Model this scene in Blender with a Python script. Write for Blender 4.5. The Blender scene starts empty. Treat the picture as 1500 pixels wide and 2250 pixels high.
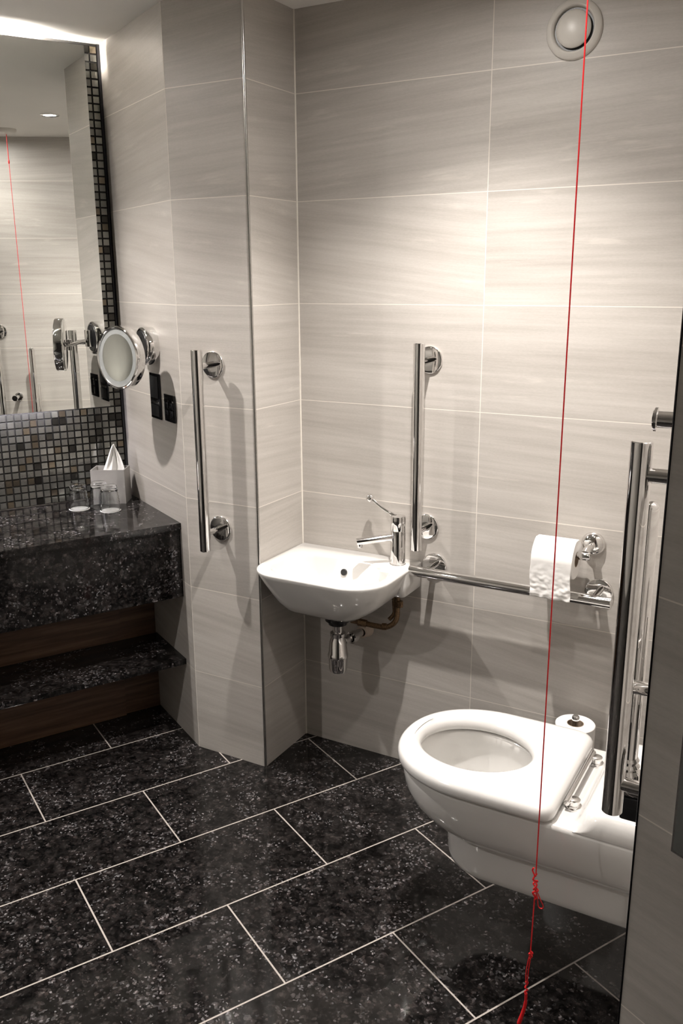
import bpy, bmesh, math, random
from mathutils import noise as MN
from mathutils import Vector, Matrix
random.seed(7)
PI = math.pi
def NZ(p): return MN.noise(p)
S = bpy.context.scene
C = S.collection

# ------------------------------------------------------------------ camera
CAM = Vector((1.49458, -2.39389, 1.55942))
pit, yaw, rol = math.radians(14.8666), math.radians(29.3441), math.radians(-0.3371)
F = Vector((-math.sin(yaw)*math.cos(pit), math.cos(yaw)*math.cos(pit), -math.sin(pit)))
R = Vector((math.cos(yaw), math.sin(yaw), 0)); U = R.cross(F)
R2 = R*math.cos(rol)+U*math.sin(rol); U2 = -R*math.sin(rol)+U*math.cos(rol)
cd = bpy.data.cameras.new('camera'); cam = bpy.data.objects.new('camera', cd); C.objects.link(cam)
cam.matrix_world = Matrix(((R2.x, U2.x, -F.x, CAM.x), (R2.y, U2.y, -F.y, CAM.y), (R2.z, U2.z, -F.z, CAM.z), (0, 0, 0, 1)))
cd.sensor_fit = 'HORIZONTAL'; cd.sensor_width = 24.0; cd.lens = 24.0*1933.664/1500.0
cd.clip_start = 0.02; cd.clip_end = 50
S.camera = cam

# ------------------------------------------------------------------ room frame
DX, DY = -0.76332, 0.00819                 # corner of mirror wall and left wall
UX, UY = -0.87923, 0.47640                 # towards the mirror wall
VX, VY = 0.47640, 0.87923                  # along the mirror wall
H = 2.309
def M(s, t, z=0.0): return Vector((DX+s*VX-t*UX, DY+s*VY-t*UY, z))
ANG = math.atan2(VY, VX)

# ------------------------------------------------------------------ world, lights, exposure
w = bpy.data.worlds.new('world'); S.world = w; w.use_nodes = True
w.node_tree.nodes['Background'].inputs[0].default_value = (1, .95, .88, 1)
w.node_tree.nodes['Background'].inputs[1].default_value = 0.02
S.view_settings.view_transform = 'Standard'; S.view_settings.look = 'None'
S.view_settings.exposure = 1.0; S.view_settings.gamma = 1.0
try: S.view_settings.use_curve_mapping = False
except Exception: pass
WARM = (1.0, .94, .895)
def spot(loc, power, size=100, blend=.5, rad=.03, col=WARM):
    l = bpy.data.lights.new('spot', 'SPOT'); l.energy = power; l.color = col
    l.spot_size = math.radians(size); l.spot_blend = blend; l.shadow_soft_size = rad
    o = bpy.data.objects.new('downlight_beam', l); C.objects.link(o); o.location = loc
    return o
LA = Vector((0.66, -0.54, H)); LB = M(-.79, .46, H); LC = M(-2.15, 1.40, H); LD = Vector((1.0, -1.05, H))
DOWN = [LA, LB, LC, LD]
spot(LA-Vector((0, 0, .012)), 76, 112, .95, .016)
spot(LB-Vector((0, 0, .012)), 46, 126, .75, .020)
spot(LC-Vector((0, 0, .012)), 23, 140, .6, .022)
spot(LD-Vector((0, 0, .012)), 6, 124, .6, .022)

# ------------------------------------------------------------------ node materials
def newmat(name):
    m = bpy.data.materials.new(name); m.use_nodes = True
    nt = m.node_tree; return m, nt, nt.nodes['Principled BSDF']
def setp(b, **k):
    for a, v in k.items():
        n = a.replace('_', ' ')
        for i in b.inputs:
            if i.name.lower() == n.lower():
                i.default_value = v if not (isinstance(v, tuple) and len(v) == 3) else (*v, 1); break
def mat(name, col, rough=.4, metal=0, noise=0, nscale=30, **k):
    m, nt, b = newmat(name); setp(b, base_color=col, roughness=rough, metallic=metal, **k)
    if noise:
        n = nt.nodes.new('ShaderNodeTexNoise'); n.inputs['Scale'].default_value = nscale; n.inputs['Detail'].default_value = 4
        tc = nt.nodes.new('ShaderNodeTexCoord'); nt.links.new(tc.outputs['Object'], n.inputs['Vector'])
        r = nt.nodes.new('ShaderNodeValToRGB')
        r.color_ramp.elements[0].position = .3; r.color_ramp.elements[1].position = .7
        r.color_ramp.elements[0].color = tuple(c*(1-noise) for c in col)+(1,)
        r.color_ramp.elements[1].color = tuple(min(1, c*(1+noise)) for c in col)+(1,)
        nt.links.new(n.outputs['Fac'], r.inputs['Fac']); nt.links.new(r.outputs['Color'], b.inputs['Base Color'])
    return m
class G:
    def __init__(s, nt): s.nt = nt
    def n(s, t, **k):
        x = s.nt.nodes.new(t)
        for a, v in k.items(): setattr(x, a, v)
        return x
    def l(s, a, b): s.nt.links.new(a, b)
    def m(s, op, a, b=None, c=None):
        x = s.n('ShaderNodeMath', operation=op)
        for i, v in enumerate((a, b, c)):
            if v is None: continue
            if isinstance(v, (int, float)): x.inputs[i].default_value = v
            else: s.l(v, x.inputs[i])
        return x.outputs[0]
    def comb(s, x, y, z=0):
        c = s.n('ShaderNodeCombineXYZ')
        for i, v in enumerate((x, y, z)):
            if isinstance(v, (int, float)): c.inputs[i].default_value = v
            else: s.l(v, c.inputs[i])
        return c.outputs[0]
    def ramp(s, f, els, interp='LINEAR'):
        r = s.n('ShaderNodeValToRGB'); r.color_ramp.interpolation = interp
        while len(r.color_ramp.elements) < len(els): r.color_ramp.elements.new(.5)
        for e, (p_, c_) in zip(r.color_ramp.elements, els): e.position = p_; e.color = (*c_, 1)
        s.l(f, r.inputs['Fac']); return r.outputs['Color']
    def mix(s, f, a, b, blend='MIX'):
        x = s.n('ShaderNodeMix', data_type='RGBA', blend_type=blend)
        if isinstance(f, (int, float)): x.inputs[0].default_value = f
        else: s.l(f, x.inputs[0])
        for i, v in ((6, a), (7, b)):
            if isinstance(v, tuple): x.inputs[i].default_value = (*v, 1)
            else: s.l(v, x.inputs[i])
        return x.outputs[2]
    def noise(s, vec, scale, detail=3, rough=.5):
        x = s.n('ShaderNodeTexNoise'); x.inputs['Scale'].default_value = scale
        x.inputs['Detail'].default_value = detail; x.inputs['Roughness'].default_value = rough
        s.l(vec, x.inputs['Vector']); return x.outputs['Fac']

def wall_tile_mat():
    m, nt, b = newmat('greige_stone_tile'); g = G(nt)
    uv = g.n('ShaderNodeUVMap'); sp = g.n('ShaderNodeSeparateXYZ'); g.l(uv.outputs[0], sp.inputs[0])
    u, v = sp.outputs[0], sp.outputs[1]
    tu = g.m('DIVIDE', u, .6055); tv = g.m('DIVIDE', g.m('SUBTRACT', v, .2845), .3)
    iu, iv = g.m('FLOOR', tu), g.m('FLOOR', tv)
    fu, fv = g.m('FRACT', tu), g.m('FRACT', tv)
    du = g.m('MULTIPLY', g.m('MINIMUM', fu, g.m('SUBTRACT', 1, fu)), .6055)
    dv = g.m('MULTIPLY', g.m('MINIMUM', fv, g.m('SUBTRACT', 1, fv)), .3)
    gm = g.m('LESS_THAN', g.m('MINIMUM', du, dv), .0011)
    wn = g.n('ShaderNodeTexWhiteNoise', noise_dimensions='2D'); g.l(g.comb(iu, iv), wn.inputs['Vector'])
    rnd = wn.outputs['Value']
    off = g.m('MULTIPLY', rnd, 37.0)
    tilt = g.m('ADD', v, g.m('MULTIPLY', u, g.m('MULTIPLY', g.m('SUBTRACT', rnd, .35), .22)))
    n1 = g.noise(g.comb(g.m('MULTIPLY', u, 2.2), g.m('MULTIPLY', tilt, 55), off), 1.0, 6, .62)
    n2 = g.noise(g.comb(g.m('MULTIPLY', u, 1.2), g.m('MULTIPLY', tilt, 9), off), 1.0, 3, .5)
    n3 = g.noise(g.comb(g.m('MULTIPLY', u, 120), g.m('MULTIPLY', v, 420), off), 1.0, 2, .5)
    f = g.m('ADD', g.m('MULTIPLY', n1, .5), g.m('ADD', g.m('MULTIPLY', n2, .35), g.m('MULTIPLY', n3, .15)))
    base = g.ramp(f, [(.33, (.375, .347, .315)), (.5, (.455, .426, .392)), (.64, (.520, .491, .455))])
    vein = g.noise(g.comb(g.m('MULTIPLY', u, 3.5), g.m('MULTIPLY', tilt, 24), g.m('ADD', off, 9)), 1.0, 4, .6)
    vm = g.m('MULTIPLY', g.m('GREATER_THAN', vein, .66), .0)
    vs = g.ramp(vein, [(.63, (0, 0, 0)), (.72, (.30, .30, .30))])
    base = g.mix(vs, base, (.70, .66, .60))
    br = g.m('ADD', .95, g.m('MULTIPLY', rnd, .08))
    base = g.mix(1.0, base, g.comb(br, br, br), 'MULTIPLY')
    col = g.mix(gm, base, (.70, .655, .59))
    g.l(col, b.inputs['Base Color'])
    g.l(g.m('ADD', .34, g.m('MULTIPLY', n1, .14)), b.inputs['Roughness'])
    bp = g.n('ShaderNodeBump'); bp.inputs['Strength'].default_value = .12; bp.inputs['Distance'].default_value = .001
    g.l(g.m('SUBTRACT', n1, g.m('MULTIPLY', gm, 1.0)), bp.inputs['Height']); g.l(bp.outputs[0], b.inputs['Normal'])
    setp(b, specular_ior_level=.4)
    return m

def granite(name, tiles=False):
    m, nt, b = newmat(name); g = G(nt)
    tc = g.n('ShaderNodeTexCoord')
    vec = tc.outputs['Object']
    nz = g.n('ShaderNodeTexNoise'); nz.inputs['Scale'].default_value = 40; g.l(vec, nz.inputs['Vector'])
    add = g.n('ShaderNodeVectorMath', operation='MULTIPLY_ADD')
    g.l(nz.outputs['Color'], add.inputs[0]); add.inputs[1].default_value = (.012,)*3; g.l(vec, add.inputs[2])
    def vor(sc):
        x = g.n('ShaderNodeTexVoronoi'); x.inputs['Scale'].default_value = sc; g.l(add.outputs[0], x.inputs['Vector'])
        s3 = g.n('ShaderNodeSeparateColor'); g.l(x.outputs['Color'], s3.inputs[0]); return s3
    a = vor(120); c = vor(210)
    big = g.noise(vec, 9, 3, .6)
    fa = g.m('ADD', a.outputs[0], g.m('MULTIPLY', g.m('SUBTRACT', big, .5), .9))
    c1 = g.ramp(fa, [(.0, (.002, .002, .002)), (.45, (.0035, .0035, .0035)), (.68, (.0085, .008, .008)), (.85, (.018, .0165, .016)), (.95, (.034, .030, .029)), (1.0, (.07, .07, .072))])
    fc = g.m('ADD', c.outputs[1], g.m('MULTIPLY', g.m('SUBTRACT', big, .5), .5))
    c2 = g.ramp(fc, [(.0, (.002, .002, .002)), (.60, (.0045, .0045, .0045)), (.85, (.013, .012, .0115)), (.96, (.04, .037, .037)), (.995, (.24, .24, .25))])
    base = g.mix(.45, c1, c2)
    mo = g.noise(add.outputs[0], 70, 4, .65)
    base = g.mix(1.0, base, g.ramp(mo, [(.30, (.35, .35, .35)), (.52, (1, 1, 1)), (.72, (2.6, 2.5, 2.45))]), 'MULTIPLY')
    mo2 = g.noise(add.outputs[0], 34, 3, .6)
    base = g.mix(1.0, base, g.ramp(mo2, [(.45, (0, 0, 0)), (.75, (.018, .0165, .0158))]), 'ADD')
    base = g.mix(g.m('MULTIPLY', a.outputs[2], .35), base, g.mix(1.0, base, (1.25, .92, .86), 'MULTIPLY'))
    rough = .07
    if tiles:
        uv = g.n('ShaderNodeUVMap'); sp = g.n('ShaderNodeSeparateXYZ'); g.l(uv.outputs[0], sp.inputs[0])
        s, t = sp.outputs[0], sp.outputs[1]
        r = g.m('DIVIDE', g.m('SUBTRACT', t, .402), .3105); ir = g.m('FLOOR', r); fr = g.m('FRACT', r)
        odd = g.m('FLOORED_MODULO', ir, 2.0)
        q = g.m('DIVIDE', g.m('SUBTRACT', s, g.m('ADD', .0415, g.m('MULTIPLY', odd, .3015))), .603)
        fq = g.m('FRACT', q)
        d1 = g.m('MULTIPLY', g.m('MINIMUM', fr, g.m('SUBTRACT', 1, fr)), .3105)
        d2 = g.m('MULTIPLY', g.m('MINIMUM', fq, g.m('SUBTRACT', 1, fq)), .603)
        gm = g.m('LESS_THAN', g.m('MINIMUM', d1, d2), .0021)
        col = g.mix(gm, base, (.40, .36, .325)); g.l(col, b.inputs['Base Color'])
        g.l(g.m('ADD', rough, g.m('MULTIPLY', gm, .5)), b.inputs['Roughness'])
        bp = g.n('ShaderNodeBump'); bp.inputs['Strength'].default_value = .15; bp.inputs['Distance'].default_value = .001
        g.l(g.m('SUBTRACT', 1, gm), bp.inputs['Height']); g.l(bp.outputs[0], b.inputs['Normal'])
    else:
        g.l(base, b.inputs['Base Color']); setp(b, roughness=rough)
    setp(b, specular_ior_level=.40)
    return m

def wood_mat():
    m, nt, b = newmat('dark_walnut'); g = G(nt)
    uv = g.n('ShaderNodeUVMap'); sp = g.n('ShaderNodeSeparateXYZ'); g.l(uv.outputs[0], sp.inputs[0])
    f = g.noise(g.comb(g.m('MULTIPLY', sp.outputs[0], 2.5), g.m('MULTIPLY', sp.outputs[1], 42), 0), 1, 5, .6)
    g.l(g.ramp(f, [(.3, (.06, .034, .02)), (.5, (.15, .082, .048)), (.7, (.24, .145, .09))]), b.inputs['Base Color'])
    setp(b, roughness=.38); return m

def mosaic_mat():
    m, nt, b = newmat('silver_glass_mosaic'); g = G(nt)
    a = g.n('ShaderNodeVertexColor'); a.layer_name = 'tile'
    g.l(a.outputs['Color'], b.inputs['Base Color'])
    tc = g.n('ShaderNodeTexCoord'); n = g.noise(tc.outputs['Object'], 55, 3, .6)
    bp = g.n('ShaderNodeBump'); bp.inputs['Strength'].default_value = .25; bp.inputs['Distance'].default_value = .0012
    g.l(n, bp.inputs['Height']); g.l(bp.outputs[0], b.inputs['Normal'])
    setp(b, metallic=.85, roughness=.13); return m

TILE = wall_tile_mat()
FLOOR = granite('black_granite_floor', True)
GRAN = granite('black_granite')
WOOD = wood_mat()
MOS = mosaic_mat()
CHROME = mat('chrome', (.80, .79, .78), .045, 1, noise=.02, nscale=20)
STEEL = mat('steel_trim', (.55, .54, .52), .22, 1, noise=.05, nscale=80)
CERAM = mat('white_ceramic', (.70, .685, .66), .12, 0, noise=.012, nscale=6, coat_weight=.5, coat_roughness=.05)
SEATM = mat('white_seat', (.68, .665, .645), .16, 0, noise=.01, nscale=5, coat_weight=.3, coat_roughness=.08)
CEILM = mat('ceiling_paint', (.80, .775, .735), .8, 0, noise=.03, nscale=3)
PLAST = mat('white_plastic', (.64, .61, .565), .35, 0, noise=.02, nscale=12)
DARKP = mat('black_plastic', (.012, .012, .013), .28, 0, noise=.2, nscale=30)
BLKGL = mat('black_nickel', (.05, .05, .055), .08, .9, noise=.1, nscale=30)
MIRR = mat('mirror_silver', (.86, .88, .86), .004, 1, noise=.004, nscale=1)
EDGE = mat('mirror_edge', (.55, .62, .60), .15, .3, noise=.05, nscale=40)
PAPER = mat('tissue_paper', (.86, .845, .82), .85, 0, noise=.02, nscale=90)
CARD = mat('core_card', (.30, .23, .17), .8, 0, noise=.1, nscale=60)
RED = mat('red_cord', (.66, .009, .012), .45, 0, noise=.15, nscale=400)
PALE_LINE = mat('pale_silicone_highlight', (.72, .68, .61), .45, 0, noise=.04, nscale=60)
GROUTD = mat('mosaic_grout', (.018, .016, .015), .7, 0, noise=.2, nscale=200)
BRONZE = mat('braided_hose', (.16, .10, .055), .38, .75, noise=.45, nscale=260)
GREYBOX = mat('grey_box', (.36, .345, .33), .35, .25, noise=.06, nscale=25)
FROST = mat('frosted_ring', (.27, .28, .275), .5, 0, noise=.02, nscale=60)
WATER = mat('bowl_water', (.55, .58, .57), .02, 0, noise=.02, nscale=8, ior=1.33)
GREYGL = mat('grey_panel', (.16, .165, .155), .2, .1, noise=.08, nscale=10)
def glass_mat():
    m, nt, b = newmat('clear_glass'); setp(b, base_color=(.97, .98, .98), roughness=.0, transmission_weight=1.0, ior=1.47); return m
GLASS = glass_mat()
def emis(name, col, st):
    m, nt, b = newmat(name); setp(b, base_color=(.8, .8, .8), emission_color=col, emission_strength=st); return m
LAMP = emis('lamp_glow', (1, .95, .90), 300)
LED = emis('led_glow', (1.0, .94, .87), 300)
LEDB = emis('led_glow_low', (.93, .90, 1.0), 16)

# ------------------------------------------------------------------ mesh helpers
def link(name, bm, m, parent=None, smooth=None, kind=None):
    me = bpy.data.meshes.new(name); bmesh.ops.recalc_face_normals(bm, faces=bm.faces); bm.to_mesh(me); bm.free()
    o = bpy.data.objects.new(name, me); C.objects.link(o)
    for x in (m if isinstance(m, (list, tuple)) else [m]): me.materials.append(x)
    if smooth is not None:
        for p in me.polygons: p.use_smooth = True
        try: me.set_sharp_from_angle(angle=math.radians(smooth))
        except Exception: pass
    if parent:
        o.parent = parent; o.matrix_parent_inverse = Matrix.Translation(parent.location).inverted() if parent.type != 'MESH' else Matrix.Identity(4)
    if kind: o['kind'] = kind
    return o
def thing(name, loc, label, cat, group=None):
    o = bpy.data.objects.new(name, None); C.objects.link(o); o.location = Vector(loc); o.empty_display_size = .05
    o['label'] = label; o['category'] = cat
    if group: o['group'] = group
    return o
def tag(o, label, cat, group=None):
    o['label'] = label; o['category'] = cat
    if group: o['group'] = group
    return o
def frame(d):
    d = d.normalized(); a = Vector((0, 0, 1)) if abs(d.z) < .9 else Vector((1, 0, 0))
    x = d.cross(a).normalized(); return x, d.cross(x).normalized()
def lathe(bm, o, d, prof, N=40, mi=0):
    """prof: list of (radius, distance along d)"""
    o = Vector(o); d = Vector(d).normalized(); x, y = frame(d); prev = None
    for r, h in prof:
        if r < 1e-6: ring = [bm.verts.new(o+d*h)]
        else: ring = [bm.verts.new(o+d*h+(x*math.cos(2*PI*i/N)+y*math.sin(2*PI*i/N))*r) for i in range(N)]
        if prev:
            for i in range(N):
                j = (i+1) % N
                if len(prev) == 1 and len(ring) == 1: break
                if len(prev) == 1: f = bm.faces.new((prev[0], ring[i], ring[j]))
                elif len(ring) == 1: f = bm.faces.new((prev[i], prev[j], ring[0]))
                else: f = bm.faces.new((prev[i], prev[j], ring[j], ring[i]))
                f.material_index = mi
        prev = ring
    return bm
def cyl(bm, a, b, r, ch=.0008, N=32):
    a, b = Vector(a), Vector(b); L = (b-a).length
    return lathe(bm, a, b-a, [(0, 0), (r-ch, 0), (r, ch), (r, L-ch), (r-ch, L), (0, L)], N)
def tube(bm, pts, r, N=12, cap=True):
    pts = [Vector(p) for p in pts]; n = len(pts); prev = None; x = None
    for i, p in enumerate(pts):
        d = (pts[min(i+1, n-1)]-pts[max(i-1, 0)]).normalized()
        if x is None: x, _ = frame(d)
        x = (x-d*x.dot(d)).normalized(); y = d.cross(x)
        rr = r[i] if isinstance(r, (list, tuple)) else r
        ring = [bm.verts.new(p+(x*math.cos(2*PI*k/N)+y*math.sin(2*PI*k/N))*rr) for k in range(N)]
        if prev:
            for k in range(N): bm.faces.new((prev[k], prev[(k+1) % N], ring[(k+1) % N], ring[k]))
        elif cap: bm.faces.new(ring)
        prev = ring
    if cap: bm.faces.new(prev[::-1])
    return bm
def spline(P, n=12):
    P = [Vector(p) for p in P]; out = []
    Q = [P[0]*2-P[1]]+P+[P[-1]*2-P[-2]]
    for i in range(1, len(Q)-2):
        for k in range(n):
            t = k/n; a, b, c, d = Q[i-1], Q[i], Q[i+1], Q[i+2]
            out.append(.5*((2*b)+(c-a)*t+(2*a-5*b+4*c-d)*t*t+(3*b-a-3*c+d)*t**3))
    return out+[P[-1]]
def box(bm, o, ax, ay, az, bev=0.0, seg=2):
    """o = a corner, ax ay az = edge vectors"""
    o, ax, ay, az = map(Vector, (o, ax, ay, az)); vs = []
    for k in (0, 1):
        for (i, j) in ((0, 0), (1, 0), (1, 1), (0, 1)): vs.append(bm.verts.new(o+ax*i+ay*j+az*k))
    fs = [bm.faces.new([vs[i] for i in f]) for f in ((0, 3, 2, 1), (4, 5, 6, 7), (0, 1, 5, 4), (1, 2, 6, 5), (2, 3, 7, 6), (3, 0, 4, 7))]
    if bev:
        es = list({e for f in fs for e in f.edges}); bmesh.ops.bevel(bm, geom=es, offset=bev, segments=seg, affect='EDGES', profile=.6)
    return bm
def rrect(x0, x1, y0, y1, r, z, n=8):
    """rounded rectangle ring, r = radii at (x1,y1),(x0,y1),(x0,y0),(x1,y0)"""
    out = []
    for (cx, cy, a0, rr, sx, sy) in ((x1, y1, 0, r[0], -1, -1), (x0, y1, 90, r[1], 1, -1), (x0, y0, 180, r[2], 1, 1), (x1, y0, 270, r[3], -1, 1)):
        ox, oy = cx+sx*rr, cy+sy*rr
        for k in range(n+1):
            a = math.radians(a0+90*k/n); out.append(Vector((ox+rr*math.cos(a), oy+rr*math.sin(a), z)))
    return out
def loft(bm, rings, cap0=True, cap1=True, mi=0):
    prev = None
    for rg in rings:
        ring = [bm.verts.new(v) for v in rg]
        if prev:
            n = len(ring)
            for i in range(n):
                f = bm.faces.new((prev[i], prev[(i+1) % n], ring[(i+1) % n], ring[i])); f.material_index = mi
        elif cap0: bm.faces.new(ring[::-1])
        prev = ring
    if cap1: bm.faces.new(prev)
    return bm

# ------------------------------------------------------------------ structure
def wall(name, a, b, u0=0.0, z0=0.0, z1=H, th=.1, m=TILE, i0=0.0, i1=0.0):
    """vertical wall slab; room lies to the right of a->b, thickness goes to the left"""
    a, b = Vector((a[0], a[1], 0)), Vector((b[0], b[1], 0)); d = (b-a).normalized(); nrm = Vector((-d.y, d.x, 0))
    bm = bmesh.new(); q = [a, b, b-d*i1+nrm*th, a+d*i0+nrm*th]          # i0, i1: back corners pulled in at outside corners
    loft(bm, [[p+Vector((0, 0, z)) for p in q] for z in (z0, z1)])
    uv = bm.loops.layers.uv.new('UVMap')
    for f in bm.faces:
        for l in f.loops: l[uv].uv = ((l.vert.co-a).dot(d)+u0, l.vert.co.z)
    return link(name, bm, m, kind='structure')
Dp, Cp, Bp, Ap = (DX, DY), (-.27635, -.25567), (0, -.25567), (0, 0)
Ep, Fp = (1.335, 0), (1.335, -1.33)
sP = -.1775                                     # partition line in the s frame
T_END, S_END = 4.3, -3.1
g1 = M(sP, T_END); g2 = M(S_END, T_END); g3 = M(S_END, 0)
wall('wall_left', g3, Dp, u0=.2)
wall('wall_side', Dp, Cp, u0=.02, i1=.05)
wall('wall_pier_front', Cp, Bp, u0=.31, i0=.05, i1=.11)
wall('wall_pier_side', Bp, Ap, u0=.34, i0=.11)
wall('wall_back', Ap, Ep, u0=-.0025)
wall('wall_right', Ep, Fp, u0=.004, i1=.08)
wall('wall_partition', Fp, g1, u0=-.0, i0=.08)
BOUNCE_PAINT = mat('cream_bounce_paint', (.78, .75, .69), .6, 0, noise=.03, nscale=4)  # pale colour given to the unseen rear wall to bounce light upwards
wall('wall_far_right', g1, g2, m=mat('dark_doorway_shade', (.05, .045, .04), .6, 0, noise=.05, nscale=4))  # unlit doorway's darkness put into this unseen wall's colour, for the chrome reflections
wall('wall_rear', g2, g3, m=BOUNCE_PAINT)
def slab(name, z0, z1, m):
    bm = bmesh.new(); c = [M(-3.25, -.15), M(.9, -.15), M(.9, 4.45), M(-3.25, 4.45)]
    box(bm, c[0]+Vector((0, 0, z0)), c[1]-c[0], c[3]-c[0], Vector((0, 0, z1-z0)))
    uv = bm.loops.layers.uv.new('UVMap'); o = Vector((DX, DY, 0))
    for f in bm.faces:
        for l in f.loops:
            p = l.vert.co-o; l[uv].uv = (p.x*VX+p.y*VY, -(p.x*UX+p.y*UY))
    return link(name, bm, m, kind='structure')
slab('floor', -.08, 0, FLOOR); slab('ceiling', H, H+.08, CEILM)
# metal corner trims, pale silicone in the inner corners, a painted highlight line
def strip(name, p, r, m, z0=0.0, z1=H, N=12):
    bm = bmesh.new(); cyl(bm, (p[0], p[1], z0), (p[0], p[1], z1), r, .0003, N); return link(name, bm, m, kind='structure', smooth=40)
strip('trim_1', (Bp[0]-.001, Bp[1]+.001), .0042, STEEL)
strip('trim_2', (Fp[0]+.0008, Fp[1]), .0016, BLKGL)
strip('trim_3', (Ap[0]+.0008, Ap[1]-.0008), .0028, PALE_LINE)
strip('corner_highlight', (Cp[0], Cp[1]+.0006), .0010, PALE_LINE)  # pale strip standing in for the highlight along this outer corner
strip('trim_5', (Ep[0]-.0008, Ep[1]-.0008), .0028, PALE_LINE)

# ------------------------------------------------------------------ downlights
for i, (L, lab) in enumerate(zip(DOWN, ('round recessed downlight in the ceiling above the toilet corner', 'round recessed downlight in the ceiling above the granite counter',
                                'round recessed downlight in the ceiling near the entrance end', 'round recessed downlight in the ceiling in front of the toilet'))):
    t = thing('downlight', L, lab, 'ceiling light', 'recessed ceiling downlights')
    bm = bmesh.new(); lathe(bm, L, (0, 0, -1), [(.030, 0), (.044, 0), (.044, .003), (.040, .0055), (.032, .0055), (.030, .003), (.030, 0)]); link('trim_ring', bm, CHROME, t, 40)
    bm = bmesh.new(); lathe(bm, L, (0, 0, -1), [(0, .002), (.030, .002)]); link('lens', bm, LAMP, t)

# ------------------------------------------------------------------ extractor vent
c = Vector((.82, 0, 2.153))
t = thing('extractor_vent', c, 'round white domed air vent high on the back wall', 'vent')
bm = bmesh.new(); lathe(bm, c, (0, -1, 0), [(.070, 0), (.070, .004), (.067, .009), (.060, .012), (.056, .014), (.053, .0125), (.050, .006), (.048, -.004), (.0, -.004)], 56); link('vent_frame', bm, PLAST, t, 50)
bm = bmesh.new(); lathe(bm, c, (0, -1, 0), [(0, .0005), (.050, .0005)], 48); link('vent_gap', bm, DARKP, t)
bm = bmesh.new(); lathe(bm, c, (0, -1, 0), [(0, .002), (.0425, .004), (.0438, .009), (.042, .013), (.034, .0175), (.022, .0205), (.010, .0220), (0, .0223)], 56); link('vent_disc', bm, PLAST, t, 60)

# ------------------------------------------------------------------ mosaic splashback
bm = bmesh.new(); cl = bm.loops.layers.color.new('tile'); P = .0252
def mosaic_tile(s0, z0, s1, z1):
    b_ = .0014; th = .0045
    q = [(s0, z0), (s1, z0), (s1, z1), (s0, z1)]; k = [(s0+b_, z0+b_), (s1-b_, z0+b_), (s1-b_, z1-b_), (s0+b_, z1-b_)]
    ta, tb = random.gauss(0, .010), random.gauss(0, .010); cs, cz = (s0+s1)/2, (z0+z1)/2
    base = [bm.verts.new(M(a, .0012, z)) for a, z in q]
    top = [bm.verts.new(M(a, .0012+th+ta*(a-cs)+tb*(z-cz), z)) for a, z in k]
    rr = random.random()
    if rr < .80: v = random.uniform(.46, .60); col = (v, v*1.0, v*.97)
    elif rr < .90: v = random.uniform(.36, .50); col = (v*1.04, v*.96, v*.84)
    else: v = random.uniform(.18, .30); col = (v, v*.97, v*.92)
    for f in [bm.faces.new(top)]+[bm.faces.new((base[i], base[(i+1) % 4], top[(i+1) % 4], top[i])) for i in range(4)]:
        for l in f.loops: l[cl] = (*col, 1)
zt = .790
rows = 60
for r in range(rows):
    z0 = zt+.001+r*P; z1 = min(z0+P-.0026, H-.002)
    if z0 > H-.012: break
    ncol = 48 if z0 < 1.15 else 7
    for k in range(ncol):
        s1 = -.012-k*P; s0 = s1-P+.0026
        mosaic_tile(s0, z0, s1, z1)
mz = link('mosaic_splashback', bm, MOS); tag(mz, 'silver and brown mirrored glass mosaic tiles around the wall mirror', 'mosaic tiles')
bm = bmesh.new(); box(bm, M(-2.28, .0002, zt), M(0, 0)-M(-2.272, 0), M(0, .001)-M(0, 0), Vector((0, 0, H-.001-zt))); go = link('grout', bm, GROUTD); go.parent = mz
bm = bmesh.new(); box(bm, M(-.0105, .0013, zt), M(.010, 0)-M(0, 0), M(0, .006)-M(0, 0), Vector((0, 0, H-.001-zt)), .0008); eo = link('edge_trim', bm, BLKGL); eo.parent = mz

# ------------------------------------------------------------------ wall mirror (backlit, standing off the mosaic)
MS0, MS1, MZ0, MZ1 = -1.75, -.072, 1.128, 2.284
t = thing('wall_mirror', M(-.9, .009, MZ0), 'large frameless backlit mirror on the mosaic wall above the counter', 'mirror')
bm = bmesh.new(); box(bm, M(MS0, .0655, MZ0), M(MS1, 0)-M(MS0, 0), M(0, .0045)-M(0, 0), Vector((0, 0, MZ1-MZ0)))
mg = link('mirror_glass', bm, [MIRR, EDGE], t)
for p in mg.data.polygons: p.material_index = 0 if abs(p.normal.dot(Vector((-UX, -UY, 0)))) > .9 else 1
bm = bmesh.new(); box(bm, M(MS0+.05, .009, MZ0+.05), M(MS1-.05, 0)-M(MS0+.05, 0), M(0, .056)-M(0, 0), Vector((0, 0, MZ1-MZ0-.10))); link('backing', bm, PLAST, t)
bm = bmesh.new(); box(bm, M(MS0+.05, .046, MZ1-.048), M(MS1-.17, 0)-M(MS0+.05, 0), M(0, .014)-M(0, 0), Vector((0, 0, .044))); link('light_strip', bm, LED, t)
bm = bmesh.new(); box(bm, M(MS0+.05, .046, MZ0+.002), M(MS1-.17, 0)-M(MS0+.05, 0), M(0, .014)-M(0, 0), Vector((0, 0, .046))); link('light_strip', bm, LEDB, t)

# ------------------------------------------------------------------ vanity: worktop, apron, panel, shelf
SL = -2.29
def sbox(s0, s1, t0, t1, z0, z1, bev=0.0, bm=None):
    bm = bm or bmesh.new(); return box(bm, M(s0, t0, z0), M(s1, 0)-M(s0, 0), M(0, t1)-M(0, t0), Vector((0, 0, z1-z0)), bev)
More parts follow.
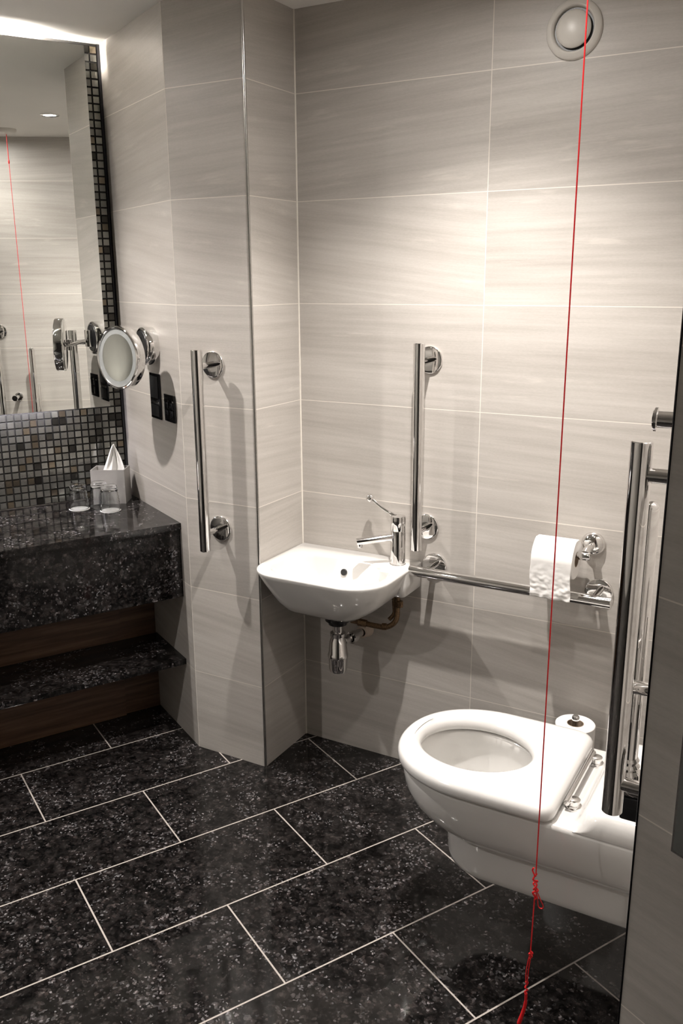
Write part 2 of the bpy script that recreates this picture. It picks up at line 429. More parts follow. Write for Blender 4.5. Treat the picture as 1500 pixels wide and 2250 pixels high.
# worktop with a cut-out for the basin
SC, TC, SA, TA = -.815, .275, .265, .165
def worktop():
    bm = bmesh.new(); N = 48; zt_, zb = .787, .766
    X0, X1, Y0, Y1 = SL, -.0005, .0005, .497
    for z in (zt_, zb):
        inner = [bm.verts.new(M(SC+SA*math.cos(2*PI*i/N), TC+TA*math.sin(2*PI*i/N), z)) for i in range(N)]
        outer = []
        for i in range(N):
            a = 2*PI*i/N; dx, dy = math.cos(a), math.sin(a)
            k = min(((X1-SC)/dx if dx > 1e-9 else (X0-SC)/dx if dx < -1e-9 else 1e9), ((Y1-TC)/dy if dy > 1e-9 else (Y0-TC)/dy if dy < -1e-9 else 1e9))
            outer.append([SC+dx*k, TC+dy*k])
        for cx, cy in ((X0, Y0), (X0, Y1), (X1, Y0), (X1, Y1)):
            j = min(range(N), key=lambda q: (outer[q][0]-cx)**2+(outer[q][1]-cy)**2); outer[j] = [cx, cy]
        ov = [bm.verts.new(M(a, b, z)) for a, b in outer]
        for i in range(N): bm.faces.new((inner[i], inner[(i+1) % N], ov[(i+1) % N], ov[i]))
        if z == zt_: it, ot = inner, ov
        else:
            for i in range(N):
                j = (i+1) % N; bm.faces.new((it[i], it[j], inner[j], inner[i])); bm.faces.new((ot[i], ot[j], ov[j], ov[i]))
    return bm
van = thing('vanity_unit', M(-1.1, .25, 0), 'black granite wall vanity with worktop, deep apron and brown wood back panel', 'vanity unit')
link('worktop', worktop(), GRAN, van)
link('apron', sbox(SL, -.0005, .462, .487, .529, .7655, .0015), GRAN, van)
def uvst(o):
    me = o.data; uv = me.uv_layers.new(name='UVMap')
    for l in me.loops:
        p = me.vertices[l.vertex_index].co-Vector((DX, DY, 0)); uv.data[l.index].uv = (p.x*VX+p.y*VY, p.z)
a_ = link('back_panel', sbox(SL, -.135, .150, .200, .0005, .765, .001), WOOD, van); uvst(a_)
a_ = link('filler_panel', sbox(-.134, -.0005, .150, .190, .0005, .765, .001), WOOD, van); uvst(a_)
sh = link('granite_shelf', sbox(SL, -.0005, .2005, .479, .279, .300, .0015), GRAN); tag(sh, 'long black granite shelf under the vanity, in front of the wood panel', 'shelf')
# counter basin (only its right edge shows at the left border of the photo)
bm = bmesh.new(); N = 48
def ell(a, b, z): return [M(SC+a*math.cos(2*PI*i/N), TC+b*math.sin(2*PI*i/N), z) for i in range(N)]
loft(bm, [ell(.250, .150, .700), ell(.2635, .1635, .766), ell(.2635, .1635, .7875), ell(.282, .182, .7878), ell(.286, .186, .793), ell(.280, .180, .7975), ell(.262, .162, .7965), ell(.252, .152, .788), ell(.235, .138, .740), ell(.17, .095, .690), ell(.06, .035, .676)], False, True)
cb = link('counter_basin', bm, CERAM, smooth=50); tag(cb, 'oval white ceramic basin set into the black granite worktop', 'basin')
bm = bmesh.new(); cc_ = M(SC, TC, .6765); lathe(bm, cc_, (0, 0, 1), [(0, 0), (.022, 0), (.022, .003), (0, .004)], 24); dr = link('drain', bm, CHROME, smooth=40); dr.parent = cb

# ------------------------------------------------------------------ grab rails
RR = .0165
def disc(bm, c, d, r=.040, th=.007):
    lathe(bm, c, d, [(0, 0), (r, 0), (r, th-.003), (r-.0015, th-.0008), (r-.004, th), (.012, th), (0, th)], 40)
def rail(p0, p1, posts, n, off, label, pr=.0095):
    """p0->p1 bar axis, posts = points on the wall, n = wall normal"""
    mid = (Vector(p0)+Vector(p1))/2 - Vector(n)*off
    t = thing('grab_rail', mid, label, 'grab rail', 'chrome wall grab rails')
    bm = bmesh.new(); cyl(bm, p0, p1, RR, .0012, 40); link('bar', bm, CHROME, t, 40)
    for q in posts:
        q = Vector(q)
        bm = bmesh.new(); disc(bm, q, n); fl = link('flange', bm, CHROME, t, 40)
        bm = bmesh.new(); cyl(bm, q+Vector(n)*.006, q+Vector(n)*(off-.006), pr, .0003, 20); link('post', bm, CHROME, fl, 40)
NB = (0, -1, 0)
OF = .078
rail((-.146, Bp[1]-OF, 1.361), (-.146, Bp[1]-OF, .747), [(-.146, Bp[1], 1.312), (-.142, Bp[1], .802)], NB, OF, 'vertical chrome grab rail on the narrow pier beside the granite counter')
rail((.449, -OF, 1.381), (.449, -OF, .768), [(.449, 0, 1.328), (.449, 0, .822)], NB, OF, 'vertical chrome grab rail on the back wall beside the small basin tap')
rail((.430, -OF, .701), (1.032, -OF, .701), [(.478, 0, .701), (.980, 0, .701)], NB, OF, 'horizontal chrome grab rail low on the back wall under the hanging toilet roll')
BY = -1.075
rail((1.257, BY, 1.328), (1.257, BY, .715), [(1.335, BY, 1.278), (1.335, BY, .768)], (-1, 0, 0), OF, 'tall foreground vertical chrome grab rail at right beside the toilet', .0112)

# ------------------------------------------------------------------ folded support rail at the right wall
t = thing('folding_rail', (1.335, -.885, .66), 'chrome hinged drop-down support rail folded upright behind the foreground grab rail', 'support rail')
y0 = -.885; xs = 1.245
bm = bmesh.new(); r_ = .0155
lathe(bm, (xs, y0, .672), (0, 0, 1), [(0, 0), (r_, 0), (r_, .506), (r_*.92, .513), (r_*.70, .5185), (r_*.35, .5215), (0, .5225)], 32); link('upper_tube', bm, CHROME, t, 50)
bm = bmesh.new(); cyl(bm, (1.306, y0, .700), (1.306, y0, .980), .0125, .003, 24); link('lower_tube', bm, CHROME, t, 50)
bm = bmesh.new(); box(bm, (1.324, y0-.045, .575), (.0105, 0, 0), (0, .09, 0), (0, 0, .22), .004); link('wall_plate', bm, CHROME, t, 40)
bm = bmesh.new(); box(bm, (1.236, y0-.017, .640), (.090, 0, 0), (0, .034, 0), (0, 0, .034), .006); hb = link('hinge_block', bm, CHROME, t, 40)
bm = bmesh.new(); lathe(bm, (xs, y0, .672), (0, 0, 1), [(.0155, 0), (.024, .001), (.024, .012), (.019, .018), (.021, .024), (.0175, .030), (.019, .036), (.0158, .042)], 24); link('collar', bm, CHROME, t, 30)
bm = bmesh.new(); box(bm, (1.228, y0-.019, .618), (.055, 0, 0), (0, .038, 0), (0, 0, .021), .003); link('hinge_cap', bm, DARKP, t, 40)
bm = bmesh.new(); box(bm, (1.238, y0-.015, .590), (.052, 0, 0), (0, .030, 0), (0, 0, .028), .006); link('rubber_stop', bm, DARKP, t, 40)
# two short pegs
for (x, y, z, lab) in ((1.283, -1.15, 1.372, 'short chrome coat peg on the right wall, just above the tall grab rail'),
                       (1.247, -1.005, .908, 'short chrome coat peg low on the right wall, crossing behind the tall grab rail')):
    t = thing('wall_peg', (1.335, y, z), lab, 'peg', 'chrome wall pegs')
    bm = bmesh.new(); cyl(bm, (x+.003, y, z), (1.332, y, z), .0115, .0004, 24); link('stem', bm, CHROME, t, 40)
    bm = bmesh.new(); lathe(bm, (x, y, z), (1, 0, 0), [(0, 0), (.015, 0), (.0165, .0015), (.0165, .0050), (.0115, .0060)], 28); link('end_cap', bm, CHROME, t, 40)
    bm = bmesh.new(); disc(bm, (1.335, y, z), (-1, 0, 0), .024, .005); link('flange', bm, CHROME, t, 40)

# ------------------------------------------------------------------ toilet roll holders
def roll_bm(o, d, L, R_=.055, r_=.021):
    bm = bmesh.new(); lathe(bm, o, d, [(r_, 0), (R_-.002, 0), (R_, .002), (R_, L-.002), (R_-.002, L), (r_, L)], 56)
    return bm
def core_bm(o, d, L, r_=.0212):
    bm = bmesh.new(); lathe(bm, Vector(o)-Vector(d)*.0005, d, [(r_-.0018, 0), (r_, 0), (r_, L+.001), (r_-.0018, L+.001), (r_-.0018, 0)], 32); return bm
hx, hz, hy = .955, .840, -.078
t = thing('toilet_roll_holder', (hx, 0, hz), 'round chrome toilet roll holder on the back wall holding the hanging roll', 'toilet roll holder')
bm = bmesh.new(); lathe(bm, (hx, 0, hz), NB, [(0, 0), (.0335, 0), (.034, .003), (.032, .009), (.026, .016), (.017, .021), (0, .023)], 40); link('flange', bm, CHROME, t, 60)
bm = bmesh.new(); tube(bm, spline([(hx, -.018, hz), (hx, -.045, hz), (hx-.001, -.070, hz-.002), (hx-.001, -.082, hz-.008)]), .011, 18); link('arm', bm, CHROME, t, 60)
bm = bmesh.new(); lathe(bm, (.812, -.085, hz-.014), (1, 0, 0), [(0, 0), (.007, 0), (.008, .001), (.008, .125), (.0105, .1255), (.0115, .128), (.0115, .153), (.0105, .156), (.0065, .156), (.006, .150), (0, .150)], 28); link('spindle', bm, CHROME, t, 40)
RZ = hz-.014-.0125
ro = thing('toilet_roll', (.875, -.085, RZ), 'white toilet roll with a loose hanging sheet on the chrome holder', 'toilet roll')
link('paper', roll_bm((.820, -.085, RZ), (1, 0, 0), .112), PAPER, ro, 40)
link('cardboard_tube', core_bm((.820, -.085, RZ), (1, 0, 0), .112), CARD, ro, 40)
bm = bmesh.new(); nx, nz_ = 56, 60; grid = []
for j in range(nz_+1):
    row = []
    for i in range(nx+1):
        x = .820+.112*i/nx; f = j/nz_
        if f < .22:
            a = PI/2*(1-f/.22)*.9; yy = -.085-.0556*math.cos(a); zz = RZ+.0556*math.sin(a)
        else:
            g_ = (f-.22)/.78; amp = g_**1.3*.0022
            yy = -.1406+.006*g_+ (.0042*g_**1.4)*NZ((x*42, g_*5.5, 3.1))+(.0022*g_)*NZ((x*95, g_*13, 7.7))
            zz = RZ-g_*(.108+.004*NZ((x*60, 1.5, 0)))
        row.append(bm.verts.new((x+.0015*math.sin(f*9), yy, zz)))
    grid.append(row)
for j in range(nz_):
    for i in range(nx): bm.faces.new((grid[j][i], grid[j][i+1], grid[j+1][i+1], grid[j+1][i]))
so = link('hanging_sheet', bm, PAPER, ro, 80)
md = so.modifiers.new('solid', 'SOLIDIFY'); md.thickness = .0006
# spare roll on an upright peg
sx, sy = .960, -.090
t = thing('spare_roll_holder', (sx, 0, .220), 'chrome upright spare roll peg low on the back wall behind the toilet seat', 'toilet roll holder')
bm = bmesh.new(); disc(bm, (sx, 0, .220), NB, .026, .006); link('flange', bm, CHROME, t, 40)
bm = bmesh.new(); tube(bm, spline([(sx, -.004, .220), (sx, -.070, .220), (sx, -.087, .224), (sx, sy, .241), (sx, sy, .335)], 8), .0085, 18); link('arm', bm, CHROME, t, 60)
bm = bmesh.new(); lathe(bm, (sx, sy, .334), (0, 0, 1), [(.0086, 0), (.0105, .002), (.0112, .010), (.010, .017), (.007, .020), (0, .021)], 28); link('peg_top', bm, CHROME, t, 50)
bm = bmesh.new(); lathe(bm, (sx, sy, .225), (0, 0, 1), [(.0086, 0), (.030, .0005), (.030, .003), (.0086, .004)], 28); link('rest', bm, CHROME, t, 40)
ro = thing('spare_toilet_roll', (sx, sy, .2295), 'white spare toilet roll standing upright on a peg behind the toilet seat', 'toilet roll')
link('paper', roll_bm((sx, sy, .2295), (0, 0, 1), .100, .0555, .0235), PAPER, ro, 40)
link('cardboard_tube', core_bm((sx, sy, .2295), (0, 0, 1), .100, .0237), CARD, ro, 40)

# ------------------------------------------------------------------ toilet
TY = -.579
def dring(xf, xb, hw, z, nose=.22, rb=.01, N=36, ex=2.15, yc=TY):
    """D-shaped ring: straight back at xb, elliptical nose at xf"""
    out = []
    for k in range(7):
        a = math.radians(90*k/6); out.append(Vector((xb-rb+rb*math.cos(a), yc+hw-rb+rb*math.sin(a), z)))
    for k in range(1, 7): out.append(Vector((xb-rb+(xf+nose-xb+rb)*k/7, yc+hw, z)))
    for k in range(N+1):
        a = PI*k/N; cx, sy_ = math.sin(a), math.cos(a)
        out.append(Vector((xf+nose-nose*abs(cx)**(2/ex), yc+hw*math.copysign(abs(sy_)**(2/ex), sy_), z)))
    for k in range(6, 0, -1): out.append(Vector((xb-rb+(xf+nose-xb+rb)*k/7, yc-hw, z)))
    for k in range(7):
        a = math.radians(-90+90*k/6); out.append(Vector((xb-rb+rb*math.cos(a), yc-hw+rb+rb*math.sin(a), z)))
    for k in range(1, 16): out.append(Vector((xb, yc-(hw-rb)+2*(hw-rb)*k/16, z)))
    return out
HC = Vector((.840, TY+.005, 0))
def hole(ring, a, b, z):
    out = []
    for v in ring:
        th = math.atan2((v.y-HC.y)/b, (v.x-HC.x)/a); out.append(Vector((HC.x+a*math.cos(th), HC.y+b*math.sin(th), z)))
    return out
toi = thing('toilet', (1.335, TY, .17), 'white wall-hung toilet with open seat and no lid in front of the right wall', 'toilet')
XB = 1.3345
rim = dring(.670, XB, .181, .4405, .215)
rings = [dring(.815, XB, .105, .196, .11), dring(.800, XB, .118, .199, .12), dring(.792, XB, .124, .206, .125), dring(.788, XB, .127, .222, .13), dring(.787, XB, .128, .262, .13),
         dring(.788, XB, .1285, .290, .13), dring(.790, XB, .131, .2985, .13), dring(.776, XB, .141, .3035, .15), dring(.745, XB, .153, .312, .18), dring(.712, XB, .165, .330, .20), dring(.690, XB, .174, .352, .205),
         dring(.676, XB, .180, .380, .21), dring(.670, XB, .1825, .408, .215), dring(.668, XB, .183, .430, .215), dring(.671, XB, .181, .4385, .215), dring(.678, XB, .175, .4405, .21),
         ]
rings += [hole(rim, .150, .118, .4405), hole(rim, .145, .113, .434), hole(rim, .150, .118, .410), hole(rim, .145, .112, .360), hole(rim, .120, .092, .300), hole(rim, .085, .066, .250), hole(rim, .05, .04, .222), hole(rim, .012, .01, .215)]
bm = bmesh.new(); loft(bm, rings); pan = link('pan', bm, CERAM, toi, 60)
bm = bmesh.new(); lathe(bm, (HC.x, HC.y, .262), (0, 0, 1), [(0, 0), (.078, 0)], 40); link('water', bm, WATER, pan)
# raised rear shroud
def sring(x0, hw, z, r, rb=.003): return rrect(x0, XB, TY-hw, TY+hw, (rb, r, r, rb), z, 10)
bm = bmesh.new()
loft(bm, [sring(1.101, .182, .4390, .030), sring(1.114, .1828, .4425, .032), sring(1.124, .1825, .449, .034), sring(1.131, .1815, .458, .036), sring(1.136, .179, .469, .038), sring(1.142, .174, .479, .040), sring(1.151, .166, .4865, .040), sring(1.164, .154, .491, .040), sring(1.184, .138, .4925, .034)], False, True)
link('rear_shroud', bm, CERAM, toi, 60)
# seat
ho = lambda d: dring(.656+d, 1.0815-d, .1935-d, 0, .220-d, .035)
def zset(r, z): return [Vector((v.x, v.y, z)) for v in r]
b0 = ho(0)
rings = [zset(ho(.006), .4435), zset(ho(.001), .446), zset(b0, .452), zset(ho(.0005), .464), zset(ho(.004), .471), zset(ho(.010), .4755), zset(ho(.020), .478), zset(ho(.035), .479),
         hole(b0, .152, .130, .4775), hole(b0, .144, .122, .474), hole(b0, .137, .115, .466), hole(b0, .134, .112, .456), hole(b0, .136, .114, .447), hole(b0, .142, .120, .4435)]
rings.append(rings[0])
bm = bmesh.new(); loft(bm, rings, False, False); bmesh.ops.remove_doubles(bm, verts=bm.verts, dist=1e-6)
seat = link('seat', bm, SEATM, toi, 60)
for dx_, dy_ in ((-.10, -.115), (-.10, .115), (.15, -.12), (.15, .12)):
    bm = bmesh.new(); box(bm, (HC.x+dx_-.012, TY+dy_-.006, .4398), (.024, 0, 0), (0, .012, 0), (0, 0, .0042), .001); link('buffer', bm, PLAST, seat)
bm = bmesh.new(); cyl(bm, (1.0925, TY-.115, .4585), (1.0925, TY+.125, .4585), .0065, .0005, 20); link('hinge_rod', bm, CHROME, toi, 40)
for yy in (-.095, .105):
    bm = bmesh.new(); lathe(bm, (1.1035, TY+yy, .4405), (0, 0, 1), [(0, 0), (.019, 0), (.0195, .003), (.018, .006), (.0125, .008), (.0125, .013), (.0145, .014), (.0145, .020), (.012, .0215), (0, .0215)], 28); link('hinge', bm, CHROME, toi, 40)

# ------------------------------------------------------------------ small wall basin
bs = thing('wall_basin', (.215, 0, .56), 'small white ceramic hand basin on the back wall in the inner corner', 'basin')
def br(x0, x1, y0, y1, r, z): return rrect(x0, x1, y0, y1, r, z, 9)
eps = .001
rings = [br(.085, .300, -.215, -.03, (.03, .03, .05, .05), .556), br(.070, .318, -.240, -.018, (.03, .02, .06, .06), .560), br(.058, .340, -.262, -eps, (.02, .01, .07, .08), .574),
         br(.046, .375, -.285, -eps, (.01, .005, .075, .09), .600), br(.034, .405, -.303, -eps, (.004, .004, .08, .10), .628), br(.018, .424, -.322, -eps, (.004, .004, .085, .11), .664),
         br(.006, .431, -.333, -eps, (.004, .004, .09, .115), .690), br(.0015, .434, -.337, -eps, (.004, .004, .09, .117), .701), br(.002, .4335, -.3365, -.0015, (.004, .004, .09, .117), .7055), br(.006, .430, -.332, -.004, (.004, .004, .087, .113), .708),
         br(.024, .408, -.314, -.084, (.090, .075, .10, .11), .7077), br(.028, .404, -.310, -.088, (.090, .075, .10, .105), .7055), br(.033, .399, -.304, -.093, (.085, .072, .095, .10), .697),
         br(.048, .382, -.288, -.102, (.080, .068, .09, .095), .660), br(.085, .335, -.252, -.118, (.06, .06, .065, .065), .620), br(.125, .285, -.225, -.135, (.04, .04, .04, .04), .592), br(.165, .235, -.200, -.155, (.02, .02, .02, .02), .586)]
bm = bmesh.new(); loft(bm, rings); link('bowl', bm, CERAM, bs, 55)
bm = bmesh.new(); loft(bm, [br(.352, .428, -.118, -eps, (.003, .003, .012, .014), .622), br(.348, .4315, -.123, -eps, (.003, .003, .014, .016), .626), br(.346, .433, -.126, -eps, (.003, .003, .014, .018), .660), br(.346, .4335, -.128, -eps, (.003, .003, .014, .020), .699)]); link('tap_ledge', bm, CERAM, bs, 50)
bm = bmesh.new(); ov = Vector((.215, -.1062, .668)); lathe(bm, ov, (0, -1, .25), [(0, .0018), (.009, .0018), (.0105, .0008), (.0105, -.004)], 24); link('overflow_hole', bm, DARKP, bs)
bm = bmesh.new(); lathe(bm, (.200, -.178, .5862), (0, 0, 1), [(0, .001), (.014, .001), (.020, .003), (.022, .0015), (.022, 0)], 28); link('drain', bm, CHROME, bs, 50)
# tap
tx, ty = .381, -.062
tp = thing('mixer_tap', (tx, ty, .708), 'chrome mixer tap with a slim lever standing on the small wall basin', 'tap')
bm = bmesh.new(); lathe(bm, (tx, ty, .7072), (0, 0, 1), [(0, 0), (.0245, 0), (.0245, .003), (.0228, .004), (.0228, .1075), (.0220, .1085), (.0220, .1105), (.0228, .1115), (.0228, .150), (.0218, .154), (.018, .156), (0, .1565)], 36); link('tap_body', bm, CHROME, tp, 40)
bm = bmesh.new(); sd = Vector((-.80, -.55, -.10)).normalized(); so_ = Vector((tx, ty, .797))
cyl(bm, so_+sd*.012, so_+sd*.128, .0112, .001, 24); sp_ = link('spout', bm, CHROME, tp, 40)
bm = bmesh.new(); e = so_+sd*.117; cyl(bm, e+Vector((0, 0, -.006)), e+Vector((0, 0, -.020)), .0078, .0005, 20); link('aerator', bm, CHROME, sp_, 40)
bm = bmesh.new(); tube(bm, spline([(tx-.010, ty, .860), (tx-.030, ty+.003, .867), (tx-.060, ty+.010, .878), (tx-.088, ty+.016, .892), (tx-.100, ty+.018, .899)], 6), [.0065]*6+[.0045]*6+[.0042]*6+[.0050]*6+[.0050], 14); lv = link('lever', bm, CHROME, tp, 60)
bm = bmesh.new(); kd = Vector((-.85, .1, .45)).normalized(); cyl(bm, Vector((tx-.096, ty+.017, .896)), Vector((tx-.096, ty+.017, .896))+kd*.022, .0115, .004, 20); link('lever_knob', bm, CHROME, lv, 60)
# waste trap
wt = thing('bottle_trap', (.197, -.14, .33), 'chrome bottle trap and waste pipe under the small wall basin', 'waste trap')
tx2, ty2 = .212, -.140
bm = bmesh.new(); cyl(bm, (tx2, ty2, .462), (tx2, ty2, .557), .0155, .001, 28); link('tail_pipe', bm, CHROME, wt, 40)
bm = bmesh.new(); lathe(bm, (tx2, ty2, .340), (0, 0, 1), [(0, 0), (.018, .001), (.026, .006), (.0295, .016), (.030, .052), (.0305, .054), (.0325, .056), (.0325, .066), (.030, .070), (.027, .110), (.022, .122), (.022, .126), (.0245, .127), (.0245, .137), (.017, .139), (0, .139)], 36); link('trap_body', bm, CHROME, wt, 35)
bm = bmesh.new(); lathe(bm, (tx2, ty2, .506), (0, 0, 1), [(.0156, 0), (.030, .001), (.032, .012), (.040, .014), (.040, .046), (.0156, .048)], 32); link('waste_nut', bm, DARKP, wt, 35)
bm = bmesh.new(); cyl(bm, (tx2+.012, ty2+.015, .445), (tx2+.030, -.012, .445), .0135, .001, 24); link('outlet_pipe', bm, CHROME, wt, 40)
bm = bmesh.new(); lathe(bm, (tx2+.030, -.0005, .445), NB, [(0, 0), (.026, 0), (.026, .006), (.0205, .010), (.0205, .034), (.0136, .036)], 28); link('wall_pipe', bm, mat('cream_pipe', (.60, .50, .42), .5, 0, noise=.08, nscale=60), wt, 40)
bm = bmesh.new(); lathe(bm, (tx2+.022, ty2+.046, .445), (.19, 1, 0), [(.0137, 0), (.020, .001), (.020, .018), (.0137, .019)], 28); link('outlet_nut', bm, CHROME, wt, 35)
# hose from tap
hs = thing('supply_hose', (.385, -.085, .52), 'bronze-brown flexible water hose curving under the small wall basin', 'hose')
bm = bmesh.new(); tube(bm, spline([(.384, -.066, .640), (.386, -.070, .572), (.386, -.082, .530), (.362, -.092, .508), (.325, -.100, .507), (.280, -.108, .512), (.245, -.112, .514)], 10), .0085, 16); link('hose', bm, BRONZE, hs, 60)
bm = bmesh.new(); tube(bm, spline([(.372, -.060, .640), (.370, -.062, .585), (.374, -.068, .548), (.360, -.074, .526)], 8), .0065, 14); link('hose', bm, BRONZE, hs, 60)
for (a, b, r) in (((.392, -.070, .572), (.392, -.070, .592), .0125), ((.268, -.110, .513), (.296, -.106, .511), .0125), ((.345, -.096, .507), (.360, -.092, .508), .0115)):
    bm = bmesh.new(); cyl(bm, a, b, r, .0015, 8); link('fitting', bm, BRONZE, hs)

# ------------------------------------------------------------------ magnifying mirror
mt = M(0, .335, 1.350); nl = Vector((-VX, -VY, 0))
mg_ = thing('magnifying_mirror', mt, 'round chrome magnifying shaving mirror on a wall arm beside the large mirror', 'magnifying mirror')
bm = bmesh.new(); lathe(bm, mt, nl, [(0, 0), (.061, 0), (.061, .034), (.059, .038), (.055, .040), (.052, .038), (0, .038)], 44); base_ = link('wall_mount', bm, CHROME, mg_, 40)
bm = bmesh.new(); lathe(bm, mt, nl, [(0, .0385), (.0515, .0385), (.050, .041), (0, .042)], 44); link('mount_face', bm, DARKP, base_, 40)
along = Vector((UX, UY, 0))
bm = bmesh.new(); box(bm, mt+nl*.040-along*.016+Vector((0, 0, -.032)), along*.032, nl*.022, Vector((0, 0, .062)), .004); link('bracket', bm, CHROME, base_, 40)
mc = M(-.152, .420, 1.325); mn = Vector((-.14, -.985, .03)).normalized()
back = mc-mn*.036
arm0 = mt+nl*.052+Vector((0, 0, -.012))
bm = bmesh.new(); tube(bm, [arm0, arm0+nl*.012+along*(-.02), back+Vector((0, 0, -.004))-mn*.006, back-mn*.0], .0068, 14); link('arm', bm, CHROME, mg_, 40)
bm = bmesh.new(); cyl(bm, back-mn*.014+Vector((0, 0, -.02)), back-mn*.014+Vector((0, 0, .02)), .0095, .001, 20); link('arm_joint', bm, CHROME, mg_, 40)
bm = bmesh.new(); lathe(bm, back, mn, [(0, 0), (.092, 0), (.096, .002), (.098, .006), (.098, .030), (.0965, .0345), (.093, .036), (.090, .0345), (.089, .031)], 64); hd = link('mirror_head', bm, CHROME, mg_, 40)
bm = bmesh.new(); lathe(bm, back, mn, [(.0725, .0318), (.0895, .0312), (.0895, .028), (.0725, .028)], 64); link('light_ring', bm, FROST, hd)
bm = bmesh.new(); lathe(bm, back, mn, [(0, .0262), (.02, .0265), (.04, .0275), (.06, .0295), (.0725, .0315)], 64); link('mirror_disc', bm, MIRR, hd, 80)

# ------------------------------------------------------------------ sockets
def plate(t0, t1, z0, z1, label, cat, name, cells):
    o = thing(name, M(0, (t0+t1)/2, z0), label, cat)
    bm = bmesh.new(); box(bm, M(-.0006, t0, z0), M(-.005, 0)-M(0, 0), M(0, t1)-M(0, t0), Vector((0, 0, z1-z0)), .0012); link('face_plate', bm, BLKGL, o, 30)
    for (a, b, c, d, mm, nm) in cells:
        w_, h_ = t1-t0, z1-z0
        bm = bmesh.new(); box(bm, M(-.005, t0+a*w_, z0+b*h_), M(-.0035, 0)-M(0, 0), M(0, (c-a)*w_)-M(0, 0), Vector((0, 0, (d-b)*h_)), .0012); link(nm, bm, mm, o, 30)
    return o
plate(.299, .386, 1.113, 1.262, 'tall black shaver socket plate on the tiled wall under the magnifying mirror', 'socket', 'shaver_socket',
      [(.12, .46, .88, .94, DARKP, 'socket_insert'), (.10, .34, .92, .395, CHROME, 'flap'), (.12, .06, .88, .31, DARKP, 'socket_insert')])
plate(.421, .507, 1.117, 1.204, 'square black nickel double light switch beside the shaver socket', 'light switch', 'light_switch',
      [(.10, .50, .46, .86, BLKGL, 'rocker'), (.54, .50, .90, .86, BLKGL, 'rocker'), (.06, .74, .94, .80, CHROME, 'trim_bar'), (.10, .12, .46, .46, BLKGL, 'rocker'), (.54, .12, .90, .46, BLKGL, 'rocker')])

# ------------------------------------------------------------------ tissue box and glasses
bc = Vector((-.739, -.109, .7872)); rx = Vector((R.x, R.y, 0)); fx = Vector((-R.y, R.x, 0)); W_, D_, Hh = .120, .085, .122
tb = thing('tissue_box', bc, 'grey tissue box cover on the granite worktop in the mosaic corner', 'tissue box')
bm = bmesh.new()
def tr(k, z): return [bc+rx*(a*(W_/2-k))+fx*(b*(D_/2-k))+Vector((0, 0, z)) for a, b in ((-1, -1), (1, -1), (1, 1), (-1, 1))]
loft(bm, [tr(0, 0), tr(0, Hh), tr(.004, Hh), tr(.004, Hh-.022), tr(.02, Hh-.022)], True, True); link('box', bm, GREYBOX, tb)
bm = bmesh.new(); rows_ = 14; prev = None
for j in range(rows_+1):
    f = j/rows_; wdt = .045*(1-f)**.75+.002; z = Hh-.024+f*.105
    cx = .012+.018*f; row = []
    for i in range(13):
        q = i/12*2-1
        row.append(bm.verts.new(bc+rx*(cx+q*wdt-.012*f*f)+fx*(.012*math.sin(q*5+f*2)*(1-f*.6)+.006*math.sin(q*11))+Vector((0, 0, z+.006*math.sin(q*4)*(f)))))
    if prev:
        for i in range(12): bm.faces.new((prev[i], prev[i+1], row[i+1], row[i]))
    prev = row
ti = link('tissue', bm, PAPER, None, 80); tag(ti, 'white paper tissue pulled up to a point from the grey tissue box', 'tissue')
ti.modifiers.new('s', 'SOLIDIFY').thickness = .0006
gi = [(-.761, -.248, 'left of the two front upturned ribbed glass tumblers on the worktop'), (-.649, -.213, 'right of the two front upturned ribbed glass tumblers on the worktop'), (-.719, -.191, 'ribbed glass tumbler standing behind the two front ones, against the tissue box')]
for k, (gx, gy, lab) in enumerate(gi):
    zb = .7875
    if k < 2:
        bm = bmesh.new(); lathe(bm, (gx, gy, .7872), (0, 0, 1), [(0, 0), (.0355, 0), (.0355, .0006), (0, .0006)], 36); co = link('paper_coaster', bm, PAPER)
        tag(co, ('round white paper coaster under the left front tumbler', 'round white paper coaster under the right front tumbler')[k], 'coaster', 'paper coasters'); zb = .7881
    g = bmesh.new(); prof = []
    for q in range(17):
        f = q/16; prof.append((.0335-.0080*f+(.0022 if q % 2 else 0), .001+f*.085))
    inn = [(r-.0028, h) for r, h in prof if h < .074]
    lathe(g, (gx, gy, zb), (0, 0, 1), [(.0318, .0)]+prof+[(.022, .089), (0, .089)], 40)
    lathe(g, (gx, gy, zb), (0, 0, 1), [(.0318, .0)]+inn+[(.018, .077), (0, .077)], 40)
    bmesh.ops.remove_doubles(g, verts=g.verts, dist=1e-5)
    o = link('glass_tumbler', g, GLASS, None, 60); tag(o, lab, 'glass', 'glass tumblers on the worktop')

# ------------------------------------------------------------------ red pull cord
px, py = 1.082, -.865
pc = thing('pull_cord', (px, py, H), 'red emergency pull cord hanging from the ceiling in front of the toilet', 'pull cord')
bm = bmesh.new(); lathe(bm, (px, py, H), (0, 0, -1), [(0, 0), (.052, 0), (.052, .008), (.046, .018), (.036, .022), (.008, .024), (0, .024)], 40); link('ceiling_rose', bm, PLAST, pc, 50)
def zc(z): return Vector((px, py, z))
bm = bmesh.new(); tube(bm, [zc(H-.02), zc(2.0), zc(1.5), zc(1.0), zc(.385)], .0013, 10); link('cord', bm, RED, pc, 60)
bm = bmesh.new(); tube(bm, [zc(2.283), zc(2.15), zc(2.145)], .0020, 10); lathe(bm, zc(2.165), (0, 0, -1), [(0, 0), (.003, .004), (.0045, .014), (.003, .022), (0, .024)], 16); link('joiner', bm, RED, pc, 60)
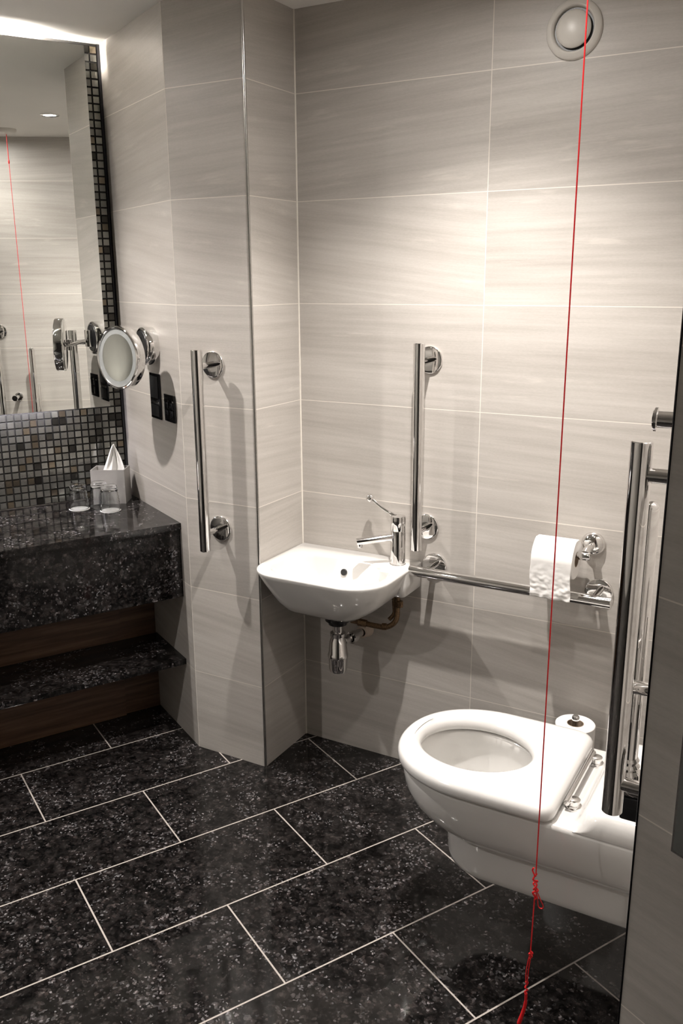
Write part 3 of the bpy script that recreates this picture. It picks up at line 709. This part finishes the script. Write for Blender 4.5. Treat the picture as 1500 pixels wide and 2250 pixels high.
# knot cluster
kz = .352; r3 = Vector((R.x, R.y, 0)); bm = bmesh.new()
def K(a, b, z): return zc(z)+r3*a+fx*b
tube(bm, spline([K(-.005, 0, .405), K(-.007, .002, .398), K(-.003, -.002, .388), K(-.004, .004, .375), K(.002, -.004, .368), K(-.004, -.004, .358), K(.003, .004, .350), K(-.002, .004, .342), K(.004, -.003, .338), K(0, 0, .330)], 8), .0017, 8)
tube(bm, spline([K(.002, 0, .392), K(-.006, -.003, .380), K(.005, .003, .371), K(-.003, .005, .364), K(.005, -.005, .355), K(-.004, .002, .345), K(.002, 0, .335)], 8), .0017, 8)
tube(bm, spline([K(0, 0, .355), K(.006, -.002, .345), K(.012, -.003, .330), K(.018, -.002, .316), K(.017, 0, .308), K(.011, .002, .309), K(.008, .002, .318), K(.006, .001, .335), K(.001, 0, .350)], 8), .0012, 8)
link('knot', bm, RED, pc, 60)
bm = bmesh.new(); tube(bm, spline([K(0, 0, .336), K(-.001, 0, .26), K(-.002, 0, .175)], 8), .0013, 10); link('cord', bm, RED, pc, 60)
bm = bmesh.new()
tube(bm, spline([K(-.002, 0, .205), K(.002, -.002, .200), K(-.004, .002, .196), K(.002, .001, .191), K(-.003, 0, .186)], 8), .0019, 8)
tube(bm, spline([K(-.001, 0, .192), K(-.004, 0, .15), K(-.005, 0, .118)], 8), .0012, 8)
tube(bm, spline([K(-.003, .002, .192), K(-.008, .002, .15), K(-.007, 0, .118)], 8), .0012, 8)
tube(bm, spline([K(-.008, 0, .128), K(-.003, .003, .122), K(-.009, -.002, .115), K(-.004, -.002, .108), K(-.008, .002, .100), K(-.006, 0, .092)], 8), .0019, 8)
link('knot', bm, RED, pc, 60)
bm = bmesh.new(); tube(bm, spline([K(-.006, 0, .098), K(-.006, 0, .075), K(-.009, 0, .055), K(-.014, 0, .035), K(-.018, 0, .02)], 6), [.003]*6+[.0036]*6+[.004]*6+[.0044]*6+[.0040], 12); link('toggle', bm, RED, pc, 60)

# ------------------------------------------------------------------ grey glazed panel on the partition
pd = Vector((-UX, -UY, 0)); pn = Vector((-VX, -VY, 0)); po = Vector((Fp[0], Fp[1], 0))
t = thing('wall_panel', po+pd*.20+Vector((0, 0, .865)), 'dark grey framed panel on the foreground partition at the right edge', 'wall panel')
bm = bmesh.new(); box(bm, po+pd*.0585+Vector((0, 0, .866))+pn*.0005, pd*.30, pn*.006, Vector((0, 0, .24)), .001); link('frame', bm, STEEL, t)
bm = bmesh.new(); box(bm, po+pd*.0625+Vector((0, 0, .870))+pn*.0065, pd*.292, pn*.0015, Vector((0, 0, .232)), .0005); link('panel', bm, GREYGL, t)
